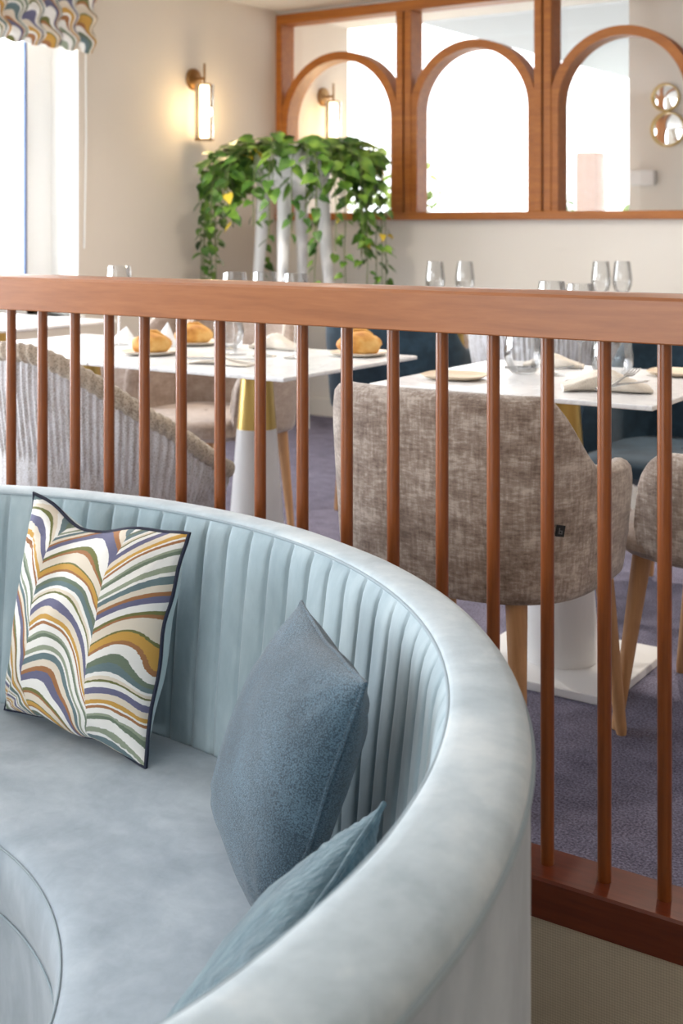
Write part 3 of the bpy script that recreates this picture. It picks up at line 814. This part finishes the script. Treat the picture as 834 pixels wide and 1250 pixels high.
for nm, x, z, r, lab in (('round_mirror', -2.492, 1.897, .078, 'smaller upper round brass framed mirror beyond third arch'), ('round_mirror', -2.478, 1.713, .096, 'larger lower round brass framed mirror beyond third arch')):
    root = empty(nm, (x, YX, z)); tag(root, lab, 'mirror')
    b = MB(); b.lathe([(r, 0), (r+.006, .006), (r+.005, .03), (r-.004, .033), (r-.006, .02), (r-.006, 0)], 48); b.v = [(xx, -zz, yy) for xx, yy, zz in b.v]; b.build('frame', M['gold'], root)
    b = MB(); b.lathe([(r-.004, .004), (r-.005, .016), (r*.5, .022), (.001, .024)], 48); b.v = [(xx, -zz, yy) for xx, yy, zz in b.v]; b.build('glass', M['mirror'], root)
o = boxobj('wall_box', M['white_gloss'], -2.70, -2.55, YX-.05, YX, 1.39, 1.48, bevel=.012); tag(o, 'white wall mounted box below the round mirrors', 'box')
# roman blind in folds
bl = empty('roman_blind', (XW, 3.9, 2.05)); tag(bl, 'gathered roman blind of multicoloured marbled cloth above the left window', 'blind')
b = MB(); rows = []; uvs = []; ny, nz = 140, 60
for j in range(nz+1):
    t = j/nz; row = []; ur = []
    for i in range(ny+1):
        s = i/ny; y = lerp(3.0, 4.665, s)
        gat = abs(math.sin(s*PI*14))**.7
        sw = .018*math.sin(PI*((s*14) % 1))
        z = lerp(2.047, 2.40, t)-sw*(1-t)
        xo = .045+.022*gat*(1-.5*t)+.03*math.sin(t*PI*3.2)**2+.006*noise.noise(Vector((s*20, t*5, 0)))
        row.append((xo, y-3.9, z-2.05)); ur.append((s*1.7, t*.62))
    rows.append(row); uvs.append(ur)
b.quadgrid(rows, uvs=uvs)
o = b.build('folded_cloth', M['marbled_blind'], bl, ang=180); sm = o.modifiers.new('thick', 'SOLIDIFY'); sm.thickness = .006
b = MB(); b.box(.0, .05, -.9, .81, .345, .385); b.build('headrail', M['white'], bl, smooth=False)
cd = MB(); cd.tube([(XW+.012, 4.645, 2.06), (XW+.012, 4.648, 1.6), (XW+.012, 4.640, 1.25), (XW+.012, 4.634, 1.04)], .0045, 8)
cdo = rel(cd, bl).build('pull_cord', M['white'], bl)

# ------------------------------------------------------------------ plant on tall white stand
PX, PY = -4.07, 5.60
pl = empty('potted_plant', (PX, PY, 0)); tag(pl, 'trailing green vine in tall white legged planter in the room corner', 'plant')
b = MB(); b.lathe([(.0, 1.30), (.10, 1.30), (.16, 1.32), (.195, 1.38), (.21, 1.47), (.215, 1.585), (.205, 1.59), (.20, 1.57), (.0, 1.56)], 40); tub = b.build('planter', M['white_gloss'], pl, ang=50)
for k in range(4):
    a = R(20)+k*PI/2
    q = MB(); pts = []; rr = []
    for i in range(9):
        t = i/8; rad = lerp(.165, .29, t**1.3); pts.append((rad*math.cos(a), rad*math.sin(a), lerp(1.40, 0, t))); rr.append(lerp(.042, .018, min(1, t*1.5)))
    q.tube(pts, rr, 16); q.build('leg', M['white_gloss'], pl)
b = MB(); b.lathe([(0, 1.572), (.2, 1.572)], 24); b.build('soil', M['soil'], pl)
def leaf(b, p, d, up, s):
    d = d.normalized(); sd = d.cross(up)
    if sd.length < .01: sd = d.cross(Vector((1, 0, 0)))
    sd.normalize(); n = sd.cross(d)
    out = [(0, 0), (.18, .34), (-.1, .2)]
    L = [(.0, .0, 0), (-.12, .22, .02), (.05, .40, .05), (.35, .42, .06), (.7, .24, .02), (1.08, 0, -.12), (.7, -.24, .02), (.35, -.42, .06), (.05, -.40, .05), (-.12, -.22, .02)]
    c = len(b.v); b.v.append(tuple(p+d*(.4*s)+n*(-.03*s)))
    for a, w, h in L: b.v.append(tuple(p+d*(a*s)+sd*(w*s)+n*(h*s)))
    m = len(L)
    for k in range(m): b.f.append((c, c+1+k, c+1+(k+1) % m))
lv = MB(); ly = MB(); st = MB(); r2 = random.Random(11)
right = Vector((.831, .556, 0)); 
def vine(a, r0, length, spread, lift, step=.052, s0=.06):
    p = Vector((r0*math.cos(a), r0*math.sin(a), 1.58)); d = Vector((math.cos(a), math.sin(a), lift)); pts = [p.copy()]; acc = 0; k = 0
    while acc < length:
        d = d+Vector((0, 0, -1))*(.16 if acc < .22 else .32)+Vector((r2.uniform(-1, 1), r2.uniform(-1, 1), 0))*.16
        if acc > spread: d.x *= .55; d.y *= .55
        d.normalize(); p = p+d*.035; acc += .035; pts.append(p.copy()); 
        if acc > k*step:
            k += 1; an = r2.uniform(0, 2*PI)
            ld = Vector((math.cos(an), math.sin(an), r2.uniform(-.9, .1)))
            if abs(d.z) > .7: ld.z -= .5
            tgt = ly if r2.random() < .025 else lv
            leaf(tgt, p+ld.normalized()*.02, ld, Vector((r2.uniform(-.4, .4)+.3, r2.uniform(-.4, .4)-.5, 1)), s0*r2.uniform(.65, 1.3)*(1 if acc < .4 else .72))
    st.tube(pts, .0028, 5)
for k in range(25):
    a = r2.uniform(0, 2*PI); vine(a, r2.uniform(.08, .2), r2.uniform(.2, .5), r2.uniform(.15, .3), r2.uniform(.3, 1.0), .05, .10)
AR = math.atan2(right.y, right.x)
for k in range(26):
    a = AR-PI/2+r2.uniform(-2.0, 2.0); vine(a, .2, r2.uniform(.35, .75), r2.uniform(.1, .34), r2.uniform(.1, .5), .055, .075)
for a, ln, sp in ((AR+PI, 1.15, .42), (AR+PI+.35, 1.1, .38), (AR+PI-.3, .95, .34), (AR+PI-.6, 1.0, .36), (AR+PI+.1, .85, .3), (AR+PI-.15, 1.2, .45),
                  (AR+PI-1.0, 1.0, .12), (AR-1.2, 1.0, .12), (AR-.5, .95, .26), (AR-.15, 1.0, .34), (AR+.2, 1.05, .4), (AR-.9, 1.0, .14), (AR-.3, 1.1, .22)):
    vine(a, .2, ln, sp, r2.uniform(.2, .6), .055, .072)
lv.build('foliage', M['leaf'], pl, ang=180, fix=False); st.build('stem', M['stem'], pl)
if ly.v: o = ly.build('yellow_leaves', M['leaf_yellow'], pl, ang=180, fix=False)

# ------------------------------------------------------------------ outside, seen through the glass
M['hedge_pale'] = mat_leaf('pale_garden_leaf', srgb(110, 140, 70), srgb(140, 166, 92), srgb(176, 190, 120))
def shrub(x, y, h, r, lab, n=420, m=None):
    root = empty('garden_shrub', (x, y, -.02)); tag(root, lab, 'shrub', 'shrubs outside the windows')
    b = MB(); q = random.Random(int(x*100+y*10))
    for i in range(n):
        d = Vector((q.gauss(0, 1), q.gauss(0, 1), q.gauss(0, 1))).normalized()*r*q.uniform(.55, 1)
        p = Vector((d.x, d.y, h*.58+d.z*h*.42/r))
        leaf(b, p, Vector((q.uniform(-1, 1), q.uniform(-1, 1), q.uniform(-.6, .6))), Vector((q.uniform(-.5, .5), q.uniform(-.5, .5), 1)), q.uniform(.07, .13))
    b.build('foliage', m or M['hedge'], root, ang=180, fix=False)
    s = MB(); s.tube([(0, 0, 0), (.02, 0, h*.3), (0, .02, h*.6)], [.03, .025, .012], 10); s.build('trunk', M['bark'], root)
shrub(-6.1, 9.8, 1.95, .55, 'leafy green shrub outside beyond the first arch', 520)
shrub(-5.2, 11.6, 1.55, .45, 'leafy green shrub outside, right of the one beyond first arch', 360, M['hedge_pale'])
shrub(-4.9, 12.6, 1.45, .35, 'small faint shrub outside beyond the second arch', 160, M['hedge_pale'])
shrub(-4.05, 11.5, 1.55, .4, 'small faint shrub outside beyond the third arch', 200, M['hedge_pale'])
o = boxobj('gate_pillar', M['peach'], -3.88, -3.70, 9.0, 9.2, -.02, 1.72, bevel=.02); tag(o, 'pale peach pillar outside beyond the third arch', 'pillar')

# ------------------------------------------------------------------ light
w = bpy.data.worlds.new('World'); scn.world = w; w.use_nodes = True
nt = w.node_tree; bg = nt.nodes['Background']
bg.inputs[0].default_value = (.93, .97, 1, 1); bg.inputs[1].default_value = 3.2
def area(name, loc, rot, sx, sy, power, c=(1, 1, 1)):
    l = bpy.data.lights.new(name, 'AREA'); l.shape = 'RECTANGLE'; l.size = sx; l.size_y = sy; l.energy = power; l.color = c
    o = bpy.data.objects.new(name, l); col.objects.link(o); o.location = loc; o.rotation_euler = rot; return o
area('daylight_near_window', (WO-.05, 1.475, 1.35), (0, R(-90), 0), 1.9, 2.5, 250, (.86, .92, 1))
area('daylight_far_window', (WO-.05, 3.85, 1.5), (0, R(-90), 0), 1.45, 1.45, 85, (.95, .98, 1))
area('rear_fill', (-2.1, -3.3, 1.3), (R(90), 0, 0), 3.7, 2.0, 36, (.90, .955, 1))  # added cool fill for the lounge, at an unseen opening behind the camera
area('daylight_screen', (-3.7, YX+.2, 1.3), (R(-90), 0, 0), 1.9, 2.2, 15, (1, .99, .97))
for i, (x, y) in enumerate(((-3.2, 4.4), (-1.4, 4.4), (.6, 4.2))):  # added ceiling spots, out of view, to brighten the dining area
    b = MB(); b.lathe([(.04, 0), (.055, -.003), (.055, -.008), (.04, -.004)], 28, (x, y, ZC)); o = b.build('trim_%d' % (4+i), M['white']); o['kind'] = S  # unseen ring made up around each added spot
    l = bpy.data.lights.new('dining_fill_spot', 'SPOT'); l.energy = 115; l.color = (1, .90, .78); l.spot_size = R(140); l.spot_blend = .8; l.shadow_soft_size = .06
    o = bpy.data.objects.new('dining_fill_spot', l); col.objects.link(o); o.location = (x, y, ZC-.02)
for y in (5.5, 6.8):
    l = bpy.data.lights.new('lamp_glow', 'POINT'); l.energy = 6; l.color = (1, .74, .42); l.shadow_soft_size = .05
    o = bpy.data.objects.new('lamp_glow', l); col.objects.link(o); o.location = (XW+.15, y, 1.80)

# ------------------------------------------------------------------ camera
cam = bpy.data.cameras.new('camera'); co = bpy.data.objects.new('camera', cam); col.objects.link(co)
co.location = (0, 0, 1.15); co.rotation_euler = (R(90), 0, R(33.8))
cam.sensor_fit = 'VERTICAL'; cam.sensor_height = 36; cam.sensor_width = 24; cam.lens = 1540/1250*36
cam.shift_y = -(625-277)/1250; cam.clip_start = .05; cam.clip_end = 200
cam.dof.use_dof = True; cam.dof.focus_distance = 2.05; cam.dof.aperture_fstop = 6.0
scn.camera = co
vs = scn.view_settings; scn.display_settings.display_device = 'sRGB'
vs.view_transform = 'Standard'; vs.look = 'None'; vs.exposure = .18; vs.gamma = 1; vs.use_curve_mapping = False
